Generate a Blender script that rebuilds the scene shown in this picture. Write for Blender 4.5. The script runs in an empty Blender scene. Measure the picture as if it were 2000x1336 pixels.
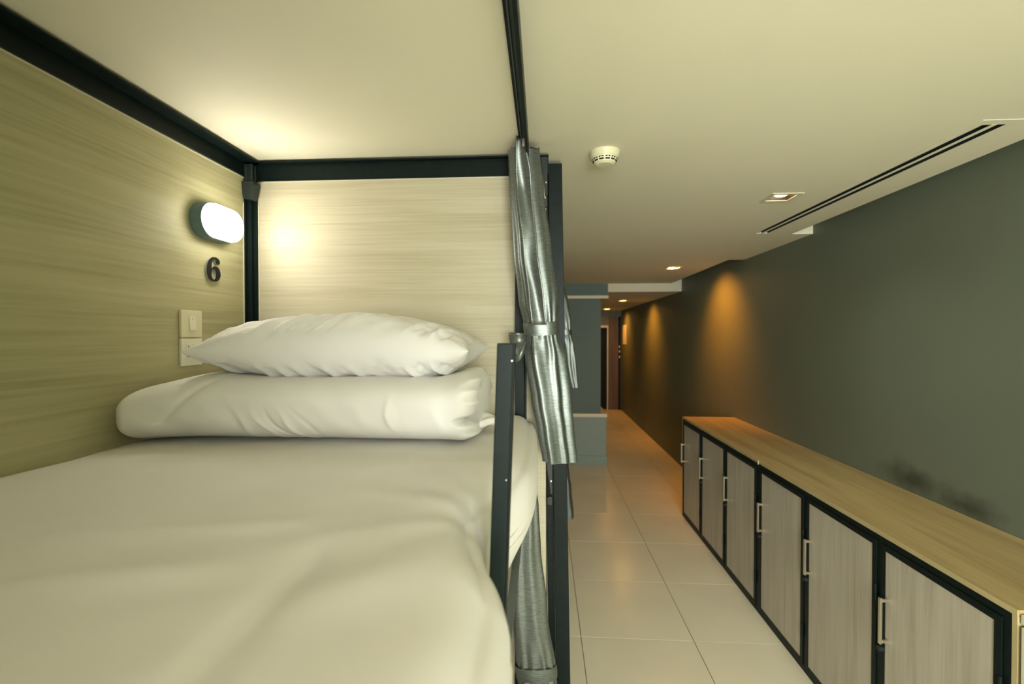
import bpy, bmesh, math, random
from mathutils import Vector, Matrix, noise

random.seed(7)
scene = bpy.context.scene
C = scene.collection

# ------------------------------------------------------------------ camera
cam_data = bpy.data.cameras.new('camera')
cam_data.sensor_width = 36.0
cam_data.lens = 36.0 * 920.0 / 2000.0
cam_data.clip_start = 0.02
cam_data.clip_end = 60
cam_data.dof.use_dof = True
cam_data.dof.focus_distance = 1.5
cam_data.dof.aperture_fstop = 3.2
cam = bpy.data.objects.new('camera', cam_data)
C.objects.link(cam)
cam.location = (0, 0, 1.62)
cam.rotation_euler = (math.radians(90 - 0.7457), 0, math.radians(3.7314))
scene.camera = cam

# ------------------------------------------------------------------ world, daylight, exposure
world = bpy.data.worlds.new('world')
scene.world = world
world.use_nodes = True
world.node_tree.nodes['Background'].inputs[0].default_value = (0.80, 0.90, 0.95, 1)
world.node_tree.nodes['Background'].inputs[1].default_value = 1.0

def area(name, loc, rot, sx, sy, power, color, spread=180):
    d = bpy.data.lights.new(name, 'AREA')
    d.shape = 'RECTANGLE'; d.size = sx; d.size_y = sy
    d.energy = power; d.color = color; d.spread = math.radians(spread)
    o = bpy.data.objects.new(name, d); C.objects.link(o)
    o.location = loc; o.rotation_euler = rot
    return o

# area lamp standing in for daylight, just inside the added rear window
area('daylight_stand_in', (0.20, -2.52, 1.45), (math.radians(90), 0, 0), 2.2, 1.3, 222, (0.975, 1.0, 0.93))

scene.view_settings.view_transform = 'Standard'
scene.view_settings.look = 'None'
scene.view_settings.gamma = 1.0
scene.view_settings.use_curve_mapping = False
scene.view_settings.exposure = 0.0

# ------------------------------------------------------------------ materials
def new_mat(name):
    m = bpy.data.materials.new(name); m.use_nodes = True
    nt = m.node_tree
    return m, nt, nt.nodes['Principled BSDF']

def plain(name, col, rough=0.5, metal=0.0, var=0.06, vscale=6.0, bump=0.0, bscale=120.0, spec=0.5, stretch=(1, 1, 1)):
    m, nt, b = new_mat(name)
    tc = nt.nodes.new('ShaderNodeTexCoord')
    mp = nt.nodes.new('ShaderNodeMapping'); mp.inputs['Scale'].default_value = stretch
    nt.links.new(tc.outputs['Object'], mp.inputs[0])
    n = nt.nodes.new('ShaderNodeTexNoise'); n.inputs['Scale'].default_value = vscale; n.inputs['Detail'].default_value = 4
    nt.links.new(mp.outputs[0], n.inputs['Vector'])
    r = nt.nodes.new('ShaderNodeValToRGB')
    r.color_ramp.elements[0].position = 0.3; r.color_ramp.elements[1].position = 0.7
    r.color_ramp.elements[0].color = tuple(c * (1 - var) for c in col) + (1,)
    r.color_ramp.elements[1].color = tuple(min(1, c * (1 + var)) for c in col) + (1,)
    nt.links.new(n.outputs[0], r.inputs[0]); nt.links.new(r.outputs[0], b.inputs['Base Color'])
    b.inputs['Roughness'].default_value = rough
    b.inputs['Metallic'].default_value = metal
    b.inputs['Specular IOR Level'].default_value = spec
    if bump > 0:
        n2 = nt.nodes.new('ShaderNodeTexNoise'); n2.inputs['Scale'].default_value = bscale; n2.inputs['Detail'].default_value = 3
        nt.links.new(mp.outputs[0], n2.inputs['Vector'])
        bp = nt.nodes.new('ShaderNodeBump'); bp.inputs['Strength'].default_value = bump; bp.inputs['Distance'].default_value = 0.002
        nt.links.new(n2.outputs[0], bp.inputs['Height']); nt.links.new(bp.outputs[0], b.inputs['Normal'])
    return m

def wood(name, axis, dark, mid, light, rough=0.42, fine=1.0, spec=0.4, coarse=5.0, ratio=0.06, offset=(0, 0, 0)):
    """laminate with grain along the given axis"""
    m, nt, b = new_mat(name)
    tc = nt.nodes.new('ShaderNodeTexCoord')
    def mapped(along, across):
        mp = nt.nodes.new('ShaderNodeMapping')
        s = [across] * 3; s[axis] = along
        mp.inputs['Scale'].default_value = s
        mp.inputs['Location'].default_value = offset
        nt.links.new(tc.outputs['Object'], mp.inputs[0])
        return mp
    n1 = nt.nodes.new('ShaderNodeTexNoise'); n1.inputs['Scale'].default_value = 1; n1.inputs['Detail'].default_value = 6
    n1.inputs['Distortion'].default_value = 0.6; n1.inputs['Roughness'].default_value = 0.6
    nt.links.new(mapped(coarse * ratio * 2.2, coarse * 2.4).outputs[0], n1.inputs['Vector'])
    n2 = nt.nodes.new('ShaderNodeTexNoise'); n2.inputs['Scale'].default_value = 1; n2.inputs['Detail'].default_value = 5
    nt.links.new(mapped(2.6, 125 * fine).outputs[0], n2.inputs['Vector'])
    mx = nt.nodes.new('ShaderNodeMath'); mx.operation = 'MULTIPLY_ADD'; mx.inputs[1].default_value = 0.36
    sc = nt.nodes.new('ShaderNodeMath'); sc.operation = 'MULTIPLY'; sc.inputs[1].default_value = 0.64
    nt.links.new(n1.outputs[0], sc.inputs[0])
    nt.links.new(n2.outputs[0], mx.inputs[0]); nt.links.new(sc.outputs[0], mx.inputs[2])
    r = nt.nodes.new('ShaderNodeValToRGB')
    e = r.color_ramp.elements
    e[0].position = 0.36; e[0].color = dark + (1,)
    e[1].position = 0.64; e[1].color = light + (1,)
    k = e.new(0.5); k.color = mid + (1,)
    nt.links.new(mx.outputs[0], r.inputs[0]); nt.links.new(r.outputs[0], b.inputs['Base Color'])
    b.inputs['Roughness'].default_value = rough
    b.inputs['Specular IOR Level'].default_value = spec
    bp = nt.nodes.new('ShaderNodeBump'); bp.inputs['Strength'].default_value = 0.12; bp.inputs['Distance'].default_value = 0.001
    nt.links.new(n2.outputs[0], bp.inputs['Height']); nt.links.new(bp.outputs[0], b.inputs['Normal'])
    return m

def emissive(name, col, strength):
    m, nt, b = new_mat(name)
    b.inputs['Base Color'].default_value = col + (1,)
    b.inputs['Emission Color'].default_value = col + (1,)
    b.inputs['Emission Strength'].default_value = strength
    return m

M = {}
M['ceiling'] = plain('ceiling_paint', (0.73, 0.695, 0.54), 0.75, var=0.02, vscale=1.5, bump=0.05, bscale=200)
M['tile'] = plain('beige_porcelain', (0.80, 0.76, 0.60), 0.24, var=0.04, vscale=2.2, spec=0.5)
M['grout'] = plain('grout', (0.20, 0.165, 0.10), 0.8)
M['slate'] = plain('slate_blue_paint', (0.10, 0.145, 0.127), 0.6, var=0.04, vscale=2)
M['pale_slate'] = plain('pale_slate_paint', (0.25, 0.32, 0.285), 0.6, var=0.03, vscale=2)
M['cream'] = plain('cream_gloss', (0.66, 0.62, 0.46), 0.4, var=0.03)
M['black_metal'] = plain('black_powder_coat', (0.0045, 0.0105, 0.0095), 0.42, var=0.2, vscale=30, bump=0.10, bscale=500, spec=0.16)
M['black_rubber'] = plain('black_plastic', (0.006, 0.011, 0.010), 0.5, var=0.1)
M['dark_steel'] = plain('dark_steel', (0.09, 0.11, 0.105), 0.38, 0.6, var=0.05)
M['bracket'] = plain('dark_bracket_steel', (0.022, 0.034, 0.031), 0.35, 0.2, var=0.1)
M['panel_side'] = wood('oak_laminate_side', 1, (0.33, 0.305, 0.16), (0.425, 0.395, 0.22), (0.49, 0.455, 0.275), rough=0.58, coarse=4.0)
M['panel_head'] = wood('oak_laminate_head', 0, (0.42, 0.375, 0.25), (0.50, 0.455, 0.32), (0.555, 0.515, 0.38), rough=0.58, coarse=4.0, offset=(3, 1, 2))
M['door_wood'] = wood('ash_laminate_doors', 2, (0.40, 0.36, 0.285), (0.50, 0.455, 0.37), (0.56, 0.515, 0.43), rough=0.4, coarse=9.0)
M['top_wood'] = wood('oak_laminate_top', 1, (0.34, 0.245, 0.105), (0.45, 0.34, 0.16), (0.54, 0.42, 0.21), rough=0.36, coarse=6.0)
M['edge_band'] = plain('beige_edge_band', (0.50, 0.41, 0.22), 0.5)
M['linen'] = plain('white_cotton', (0.86, 0.845, 0.81), 0.85, var=0.015, vscale=5, bump=0.10, bscale=700)
M['sheet'] = plain('white_sheet', (0.785, 0.76, 0.715), 0.82, var=0.02, vscale=4, bump=0.10, bscale=600)
M['plastic'] = plain('ivory_plastic', (0.68, 0.64, 0.43), 0.35, var=0.02)
M['plastic_white'] = plain('white_plastic', (0.76, 0.74, 0.58), 0.35, var=0.02)
M['lamp_body'] = plain('blue_grey_plastic', (0.10, 0.165, 0.17), 0.4, var=0.03)
M['lamp_glow'] = emissive('lamp_diffuser', (1.0, 0.95, 0.83), 45.0)
M['spot_glow'] = emissive('warm_bulb', (1.0, 0.50, 0.12), 450.0)
M['spot_glow_pale'] = emissive('pale_bulb', (1.0, 0.84, 0.50), 9.0)
M['spot_inner'] = plain('brown_reflector', (0.07, 0.038, 0.018), 0.45)
M['steel'] = plain('brushed_steel', (0.72, 0.68, 0.58), 0.28, 1.0, var=0.05, stretch=(1, 1, 12), vscale=40)
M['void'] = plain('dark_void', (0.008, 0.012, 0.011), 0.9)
M['vent_dark'] = plain('vent_shade', (0.010, 0.018, 0.016), 0.6)
M['brown_door'] = wood('brown_veneer', 2, (0.10, 0.055, 0.022), (0.14, 0.08, 0.035), (0.18, 0.11, 0.05), rough=0.5)
M['brass'] = plain('brass', (0.60, 0.40, 0.13), 0.35, 1.0)
M['white_cab'] = plain('white_lacquer', (0.68, 0.68, 0.54), 0.4, var=0.02)
M['digit'] = plain('black_acrylic', (0.006, 0.007, 0.007), 0.6, spec=0.2)
M['digit_edge'] = plain('grey_acrylic_edge', (0.30, 0.31, 0.28), 0.4)

# satin: woven streaks with a metallic sheen
def satin():
    m, nt, b = new_mat('grey_satin')
    tc = nt.nodes.new('ShaderNodeTexCoord')
    mp = nt.nodes.new('ShaderNodeMapping'); mp.inputs['Scale'].default_value = (60, 60, 900)
    nt.links.new(tc.outputs['Object'], mp.inputs[0])
    n = nt.nodes.new('ShaderNodeTexNoise'); n.inputs['Scale'].default_value = 1; n.inputs['Detail'].default_value = 3
    nt.links.new(mp.outputs[0], n.inputs['Vector'])
    r = nt.nodes.new('ShaderNodeValToRGB')
    r.color_ramp.elements[0].position = 0.3; r.color_ramp.elements[0].color = (0.085, 0.10, 0.092, 1)
    r.color_ramp.elements[1].position = 0.7; r.color_ramp.elements[1].color = (0.20, 0.222, 0.205, 1)
    nt.links.new(n.outputs[0], r.inputs[0]); nt.links.new(r.outputs[0], b.inputs['Base Color'])
    b.inputs['Metallic'].default_value = 0.75; b.inputs['Roughness'].default_value = 0.36
    bp = nt.nodes.new('ShaderNodeBump'); bp.inputs['Strength'].default_value = 0.12; bp.inputs['Distance'].default_value = 0.0006
    nt.links.new(n.outputs[0], bp.inputs['Height']); nt.links.new(bp.outputs[0], b.inputs['Normal'])
    return m
M['satin'] = satin()

# right wall: dark grey paint with a dark scuff above the lockers
def scuffed_wall():
    m, nt, b = new_mat('charcoal_paint')
    tc = nt.nodes.new('ShaderNodeTexCoord')
    n = nt.nodes.new('ShaderNodeTexNoise'); n.inputs['Scale'].default_value = 1.6; n.inputs['Detail'].default_value = 3
    nt.links.new(tc.outputs['Object'], n.inputs['Vector'])
    r = nt.nodes.new('ShaderNodeValToRGB')
    r.color_ramp.elements[0].position = 0.3; r.color_ramp.elements[0].color = (0.138, 0.160, 0.116, 1)
    r.color_ramp.elements[1].position = 0.7; r.color_ramp.elements[1].color = (0.152, 0.174, 0.127, 1)
    nt.links.new(n.outputs[0], r.inputs[0])
    masks = []
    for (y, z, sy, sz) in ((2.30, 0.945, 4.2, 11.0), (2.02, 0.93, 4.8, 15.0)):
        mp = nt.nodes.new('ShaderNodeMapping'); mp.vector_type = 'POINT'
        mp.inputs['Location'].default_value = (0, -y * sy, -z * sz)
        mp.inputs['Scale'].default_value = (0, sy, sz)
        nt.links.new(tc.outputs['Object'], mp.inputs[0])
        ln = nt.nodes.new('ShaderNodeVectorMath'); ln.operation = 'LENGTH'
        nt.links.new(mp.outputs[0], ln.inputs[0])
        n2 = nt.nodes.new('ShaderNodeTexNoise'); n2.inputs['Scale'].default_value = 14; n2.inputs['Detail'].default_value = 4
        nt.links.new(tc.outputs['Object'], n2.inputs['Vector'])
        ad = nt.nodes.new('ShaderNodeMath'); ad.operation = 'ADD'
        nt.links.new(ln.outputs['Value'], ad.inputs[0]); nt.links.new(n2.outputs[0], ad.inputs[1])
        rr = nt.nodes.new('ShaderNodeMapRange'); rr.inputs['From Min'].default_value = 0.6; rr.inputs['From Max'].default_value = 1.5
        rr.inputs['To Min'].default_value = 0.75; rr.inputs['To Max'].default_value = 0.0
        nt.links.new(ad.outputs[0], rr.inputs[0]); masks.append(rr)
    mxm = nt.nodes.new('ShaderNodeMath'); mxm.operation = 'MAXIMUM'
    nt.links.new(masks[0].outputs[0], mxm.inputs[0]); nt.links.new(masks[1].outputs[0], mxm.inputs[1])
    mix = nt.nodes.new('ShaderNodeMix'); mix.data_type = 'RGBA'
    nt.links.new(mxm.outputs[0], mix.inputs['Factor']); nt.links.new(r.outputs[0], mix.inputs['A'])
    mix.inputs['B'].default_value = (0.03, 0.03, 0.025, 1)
    nt.links.new(mix.outputs['Result'], b.inputs['Base Color'])
    b.inputs['Roughness'].default_value = 0.55
    b.inputs['Specular IOR Level'].default_value = 0.35
    return m
M['charcoal'] = scuffed_wall()

def pane_glass():
    m, nt, b = new_mat('window_glass')
    b.inputs['Base Color'].default_value = (0.85, 0.92, 0.9, 1)
    b.inputs['Roughness'].default_value = 0.02
    b.inputs['Transmission Weight'].default_value = 1.0
    return m
M['glass'] = pane_glass()

# ------------------------------------------------------------------ mesh helpers
def obj(name, bm, mat, parent=None, smooth=False, bevel=0.0, segs=2):
    me = bpy.data.meshes.new(name)
    if bevel > 0:
        bmesh.ops.bevel(bm, geom=[e for e in bm.edges], offset=bevel, segments=segs, affect='EDGES', profile=0.6)
    bmesh.ops.recalc_face_normals(bm, faces=bm.faces)
    bm.to_mesh(me); bm.free()
    for mt in (mat if isinstance(mat, (list, tuple)) else [mat]):
        me.materials.append(mt)
    if smooth:
        for p in me.polygons: p.use_smooth = True
    o = bpy.data.objects.new(name, me); C.objects.link(o)
    if parent: o.parent = parent
    return o

def box(bm, x0, x1, y0, y1, z0, z1, mi=0):
    vs = [bm.verts.new((x, y, z)) for x in (x0, x1) for y in (y0, y1) for z in (z0, z1)]
    fs = []
    for q in ((0, 1, 3, 2), (4, 6, 7, 5), (0, 4, 5, 1), (2, 3, 7, 6), (0, 2, 6, 4), (1, 5, 7, 3)):
        f = bm.faces.new([vs[i] for i in q]); f.material_index = mi; fs.append(f)
    return vs

def bx(name, dims, mat, parent=None, bevel=0.0, segs=2):
    bm = bmesh.new(); box(bm, *dims)
    return obj(name, bm, mat, parent, bevel=bevel, segs=segs)

def boxes(name, dl, mat, parent=None, bevel=0.0):
    bm = bmesh.new()
    for d in dl: box(bm, *d)
    return obj(name, bm, mat, parent, bevel=bevel, segs=1)

def tube(bm, pts, r, n=10, cap=True):
    rings = []
    pts = [Vector(p) for p in pts]
    for i, p in enumerate(pts):
        t = (pts[min(i + 1, len(pts) - 1)] - pts[max(i - 1, 0)]).normalized()
        a = t.cross(Vector((0, 0, 1)))
        if a.length < 1e-3: a = t.cross(Vector((1, 0, 0)))
        a.normalize(); b = t.cross(a)
        rr = r[i] if isinstance(r, (list, tuple)) else r
        rings.append([bm.verts.new(p + (a * math.cos(k * math.tau / n) + b * math.sin(k * math.tau / n)) * rr) for k in range(n)])
    for A, B in zip(rings, rings[1:]):
        for k in range(n): bm.faces.new((A[k], A[(k + 1) % n], B[(k + 1) % n], B[k]))
    if cap:
        bm.faces.new(rings[0]); bm.faces.new(rings[-1])

def lathe(bm, prof, cx, cy, z0, n=32, sgn=1, mi=0):
    """profile (r, dz) about a vertical axis"""
    rings = []
    for r, dz in prof:
        rings.append([bm.verts.new((cx + r * math.cos(k * math.tau / n), cy + r * math.sin(k * math.tau / n), z0 + sgn * dz)) for k in range(n)] if r > 1e-6 else [bm.verts.new((cx, cy, z0 + sgn * dz))])
    for A, B in zip(rings, rings[1:]):
        for k in range(n):
            a, b = A[k % len(A)], A[(k + 1) % len(A)]
            c, d = B[(k + 1) % len(B)], B[k % len(B)]
            u = []
            for v in (a, b, c, d):
                if v not in u: u.append(v)
            if len(u) > 2: bm.faces.new(u).material_index = mi

def prism(bm, pts, axis, a0, a1):
    """polygon (u,v) extruded along an axis between a0 and a1"""
    def P(u, v, a):
        return {0: (a, u, v), 1: (u, a, v), 2: (u, v, a)}[axis]
    A = [bm.verts.new(P(u, v, a0)) for u, v in pts]; B = [bm.verts.new(P(u, v, a1)) for u, v in pts]
    n = len(pts)
    for k in range(n): bm.faces.new((A[k], A[(k + 1) % n], B[(k + 1) % n], B[k]))
    bm.faces.new(A); bm.faces.new(B)

def thing(name, label, cat, loc=(0, 0, 0), group=None):
    o = bpy.data.objects.new(name, None); C.objects.link(o); o.location = loc
    o.empty_display_size = 0.05
    o['label'] = label; o['category'] = cat
    if group: o['group'] = group
    return o

def tag(o, label, cat, group=None):
    o['label'] = label; o['category'] = cat
    if group: o['group'] = group
    return o

def struct(o, label=None):
    o['kind'] = 'structure'
    if label: o['label'] = label
    return o

def keep(child, parent):
    """parent without moving: the mesh is written in world coordinates"""
    child.parent = parent
    child.matrix_parent_inverse = Matrix.Translation(parent.location).inverted()
    return child

def copy_tree(o, parent=None):
    c = o.copy(); C.objects.link(c); c.parent = parent
    for ch in list(o.children): copy_tree(ch, c)
    return c

# ------------------------------------------------------------------ the setting
CEIL = 2.27
WALLX = 1.717
LEFTX = -1.135
BACKY = -2.6
ENDY = 10.45
BLOCKY = 5.95

floor = struct(bx('floor', (LEFTX - 0.1, WALLX + 0.1, BACKY - 0.1, ENDY + 1.2, -0.12, -0.004), M['grout']), 'beige square tiled floor with thin grey joints')
# tiles: 0.595 m squares, chamfered, 3 mm joints
TS = 0.595
tb = bmesh.new(); h = TS / 2 - 0.0018
box(tb, -h, h, -h, h, -0.012, 0.0)
bmesh.ops.bevel(tb, geom=[e for e in tb.edges if all(v.co.z > -0.001 for v in e.verts)], offset=0.0005, segments=1, affect='EDGES')
tile0 = obj('tile', tb, M['tile'], floor)
tile0.location = (0.207 - TS / 2, 3.13 + TS / 2, 0)
first = True
for i in range(-2, 4):
    for j in range(-10, 13):
        x = 0.207 + (i - 0.5) * TS; y = 3.13 + (j + 0.5) * TS
        if x - h < LEFTX - 0.35 or x + h > WALLX + 0.35: continue
        if first: t = tile0; first = False
        else:
            t = tile0.copy(); C.objects.link(t)
        t.location = (x, y, random.uniform(-0.0004, 0.0))

def slab(name, xs, ys, skip, z0, z1, mat):
    """horizontal slab on a grid with rectangular holes"""
    bm = bmesh.new()
    def hole(i, j):
        if i < 0 or j < 0 or i >= len(xs) - 1 or j >= len(ys) - 1: return True
        cx, cy = (xs[i] + xs[i + 1]) / 2, (ys[j] + ys[j + 1]) / 2
        return any(a < cx < b and c < cy < d for a, b, c, d in skip)
    V = {}
    def v(i, j, k):
        if (i, j, k) not in V: V[(i, j, k)] = bm.verts.new((xs[i], ys[j], (z0, z1)[k]))
        return V[(i, j, k)]
    for i in range(len(xs) - 1):
        for j in range(len(ys) - 1):
            if hole(i, j): continue
            bm.faces.new((v(i, j, 0), v(i, j + 1, 0), v(i + 1, j + 1, 0), v(i + 1, j, 0)))
            bm.faces.new((v(i, j, 1), v(i + 1, j, 1), v(i + 1, j + 1, 1), v(i, j + 1, 1)))
            if hole(i - 1, j): bm.faces.new((v(i, j, 0), v(i, j, 1), v(i, j + 1, 1), v(i, j + 1, 0)))
            if hole(i + 1, j): bm.faces.new((v(i + 1, j, 0), v(i + 1, j + 1, 0), v(i + 1, j + 1, 1), v(i + 1, j, 1)))
            if hole(i, j - 1): bm.faces.new((v(i, j, 0), v(i + 1, j, 0), v(i + 1, j, 1), v(i, j, 1)))
            if hole(i, j + 1): bm.faces.new((v(i, j + 1, 0), v(i, j + 1, 1), v(i + 1, j + 1, 1), v(i + 1, j + 1, 0)))
    return obj(name, bm, mat)

DL = [(1.115, 2.295), (1.243, 4.595), (1.115, -0.05), (0.0, -1.6)]      # ceiling downlights in the room
DLC = [(1.252, 7.463), (1.306, 9.75)]                       # in the corridor
HS = 0.052
holes = [(x - HS, x + HS, y - HS, y + HS) for x, y in DL]
VENT = (1.346, 1.420, 1.545, 3.09)
holes.append(VENT)
holes += [(1.585, 2.0, -9, 3.127), (1.585, 2.0, 4.15, 20)]
xs = sorted({LEFTX - 0.1, WALLX + 0.1, 1.585, VENT[0], VENT[1]} | {a for x, y in DL for a in (x - HS, x + HS)})
ys = sorted({BACKY - 0.1, BLOCKY + 0.02, 3.127, 4.15, VENT[2], VENT[3]} | {a for x, y in DL for a in (y - HS, y + HS)})
ceiling = struct(slab('ceiling', xs, ys, holes, CEIL, CEIL + 0.11, M['ceiling']), 'cream plaster ceiling with shadow gaps along the dark wall')
cap = struct(bx('trim_1', (1.50, WALLX + 0.1, BACKY - 0.1, BLOCKY + 0.3, CEIL + 0.2, CEIL + 0.25), M['ceiling']), 'cream cover above the recessed slot beside the dark wall')
struct(bx('trim_2', (1.50, 1.584, BACKY - 0.1, BLOCKY + 0.02, CEIL + 0.1105, CEIL + 0.1995), M['ceiling']), 'upright cream side of the recessed ceiling slot')

struct(bx('wall_right', (WALLX, WALLX + 0.1, BACKY - 0.1, ENDY + 0.1, 0, CEIL + 0.2), M['charcoal']), 'long charcoal painted wall beside the lockers')
struct(bx('wall_left', (LEFTX - 0.1, LEFTX, BACKY - 0.1, BLOCKY + 0.6, 0, CEIL), M['cream']), 'cream wall hidden behind the bunk panels')

# rear wall with an unseen window, added and sized for the daylight, behind the photographer
WX0, WX1, WZ0, WZ1 = -0.95, 1.36, 0.78, 2.12
bm = bmesh.new()
box(bm, LEFTX, WX0, BACKY - 0.1, BACKY, 0, CEIL); box(bm, WX1, WALLX, BACKY - 0.1, BACKY, 0, CEIL)
box(bm, WX0, WX1, BACKY - 0.1, BACKY, 0, WZ0); box(bm, WX0, WX1, BACKY - 0.1, BACKY, WZ1, CEIL)
struct(obj('wall_back', bm, M['cream']), 'cream rear wall around a wide added window')
bm = bmesh.new()
for a, b in ((WX0, WX0 + 0.05), (WX1 - 0.05, WX1), ((WX0 + WX1) / 2 - 0.025, (WX0 + WX1) / 2 + 0.025)):
    box(bm, a, b, BACKY - 0.08, BACKY - 0.03, WZ0, WZ1)
box(bm, WX0, WX1, BACKY - 0.08, BACKY - 0.03, WZ0, WZ0 + 0.05); box(bm, WX0, WX1, BACKY - 0.08, BACKY - 0.03, WZ1 - 0.05, WZ1)
win = struct(obj('added_window_1', bm, M['white_cab']), 'wide white framed window added in the rear wall for daylight')
mid = (WX0 + WX1) / 2
bx('pane', (WX0 + 0.05, mid - 0.025, BACKY - 0.058, BACKY - 0.052, WZ0 + 0.05, WZ1 - 0.05), M['glass'], win)
bx('pane', (mid + 0.025, WX1 - 0.05, BACKY - 0.058, BACKY - 0.052, WZ0 + 0.05, WZ1 - 0.05), M['glass'], win)

# slate blue wall block at the end of the dormitory: projecting header and plinth, recessed field
BR = 0.733
blk = struct(bx('wall_divider', (LEFTX, BR, BLOCKY + 0.075, BLOCKY + 0.6, 0, CEIL), M['slate']), 'slate blue wall block between bunks and corridor')
p = bx('plinth', (LEFTX, 0.795, BLOCKY, BLOCKY + 0.6, 0.0, 0.60), M['pale_slate'], blk); p['label'] = 'pale slate plinth along the foot of the wall'
p = bx('plinth_ledge', (LEFTX, 0.806, BLOCKY - 0.012, BLOCKY + 0.6, 0.600, 0.645), M['cream'], blk, bevel=0.006); p['label'] = 'cream ledge on top of the plinth'
p = bx('skirting', (LEFTX, 0.807, BLOCKY - 0.012, BLOCKY + 0.6, 0.0, 0.115), M['pale_slate'], blk, bevel=0.004)
p = bx('header', (LEFTX, 0.812, BLOCKY - 0.005, BLOCKY + 0.6, 2.125, CEIL), M['slate'], blk)
p = bx('header_trim', (LEFTX, 0.818, BLOCKY - 0.02, BLOCKY + 0.6, 2.085, 2.125), M['cream'], blk, bevel=0.006); p['label'] = 'cream moulding below the header'

# corridor
CC = 2.172
holes = [(x - HS, x + HS, y - HS, y + HS) for x, y in DLC]
xs = sorted({0.65, WALLX} | {a for x, y in DLC for a in (x - HS, x + HS)})
ys = sorted({BLOCKY + 0.05, ENDY} | {a for x, y in DLC for a in (y - HS, y + HS)})
struct(slab('ceiling_corridor', xs, ys, holes, CC, CC + 0.11, M['ceiling']), 'lowered cream ceiling of the dim corridor')
struct(bx('trim_3', (0.8125, 1.575, BLOCKY, BLOCKY + 0.049, CC - 0.004, CEIL), M['ceiling']), 'cream bulkhead face where the ceiling drops to the corridor')
struct(bx('trim_4', (1.5765, WALLX, BLOCKY + 0.02, BLOCKY + 0.049, CC, CEIL + 0.2), M['ceiling']), 'cream end face closing the ceiling slot')
struct(bx('wall_corridor', (0.55, 0.65, BLOCKY + 0.6, ENDY, 0, CEIL), M['slate']), 'slate wall of the dim corridor')
# end wall: dark doorway on one side, brown door on the other
bm = bmesh.new()
box(bm, 0.65, 0.98, ENDY, ENDY + 0.1, 0, CEIL); box(bm, 1.405, 1.44, ENDY, ENDY + 0.1, 0, CEIL)
box(bm, 1.70, WALLX, ENDY, ENDY + 0.1, 0, CEIL); box(bm, 0.98, 1.405, ENDY, ENDY + 0.1, 1.80, CEIL); box(bm, 1.44, 1.70, ENDY, ENDY + 0.1, 2.05, CEIL)
struct(obj('wall_end', bm, M['charcoal']), 'dark end wall of the corridor')
bm = bmesh.new()
box(bm, 0.93, 0.98, ENDY - 0.02, ENDY, 0, 1.85); box(bm, 1.405, 1.432, ENDY - 0.02, ENDY, 0, 1.85); box(bm, 0.98, 1.405, ENDY - 0.02, ENDY, 1.80, 1.85)
d1 = struct(obj('door_1', bm, M['cream']), 'cream door casing around a dark open doorway')
p = bx('doorway_shade', (0.985, 1.402, ENDY + 0.06, ENDY + 0.095, 0.004, 1.796), M['void'], d1); p['label'] = 'near-black sheet standing for the shade in the open doorway'  # near-black sheet fills the opening, painting the unlit room behind it
d2 = struct(bx('door_2', (1.445, 1.655, ENDY + 0.02, ENDY + 0.06, 0.004, 2.045), M['brown_door']), 'narrow brown wooden door at the corridor end')
p = bx('door_jamb', (1.655, 1.700, ENDY - 0.03, ENDY + 0.07, 0, 2.045), M['void'], d2)
for z in (1.14, 1.26, 1.36):
    bx('hinge', (1.662, 1.682, ENDY - 0.042, ENDY - 0.03, z, z + 0.045), M['brass'], d2)
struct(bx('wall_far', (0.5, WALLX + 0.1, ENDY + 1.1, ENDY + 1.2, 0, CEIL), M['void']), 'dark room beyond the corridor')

# ------------------------------------------------------------------ bunk bed
ZT, ZB = 2.262, 2.200
PX = -1.100      # face of the side panel
PY = 1.705       # face of the head panel

def angle_bar(bm, y0, y1, xw, xf, z0, z1, t=0.004):
    """bar along Y: upright leg at xw, flange reaching xf at the top"""
    s = 1 if xf > xw else -1
    box(bm, min(xw, xw + s * t), max(xw, xw + s * t), y0, y1, z0, z1)
    box(bm, min(xw + s * t, xf), max(xw + s * t, xf), y0, y1, z1 - t, z1)
    box(bm, min(xw + s * t, xw + s * 0.009), max(xw + s * t, xw + s * 0.009), y0, y1, z0, z0 + 0.003)

def corner_bracket(parent, x, y, z):
    """push-fit corner connector: two ribbed plates over a tapered clip"""
    bm = bmesh.new()
    for k in (0, 1):
        def q(a, b, c): return (x + a, y - b, c) if k == 0 else (x + b, y - a, c)
        # upper rib
        for a0, a1, z0, z1, d in ((0.004, 0.012, z - 0.012, z + 0.055, 0.034), (0.026, 0.032, z - 0.012, z + 0.055, 0.034)):
            vs = [bm.verts.new(q(a, b, c)) for a in (a0, a1) for b in (0.004, d) for c in (z0, z1)]
            for f in ((0, 1, 3, 2), (4, 6, 7, 5), (0, 4, 5, 1), (2, 3, 7, 6), (0, 2, 6, 4), (1, 5, 7, 3)): bm.faces.new([vs[i] for i in f])
    # tapered clip: wide shoulder narrowing downwards
    pts = [(-0.006, z - 0.010), (0.046, z - 0.010), (0.048, z - 0.022), (0.038, z - 0.070), (0.034, z - 0.076), (0.002, z - 0.072), (-0.001, z - 0.066)]
    A = [bm.verts.new((x + u, y - 0.004, w)) for u, w in pts]; B = [bm.verts.new((x + u * 0.9, y - 0.040 + 0.10 * (z - 0.010 - w), w)) for u, w in pts]
    n = len(pts)
    for k in range(n): bm.faces.new((A[k], A[(k + 1) % n], B[(k + 1) % n], B[k]))
    bm.faces.new(A); bm.faces.new(B)
    return obj('corner_bracket', bm, M['bracket'], parent, bevel=0.0012, segs=1)

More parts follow.
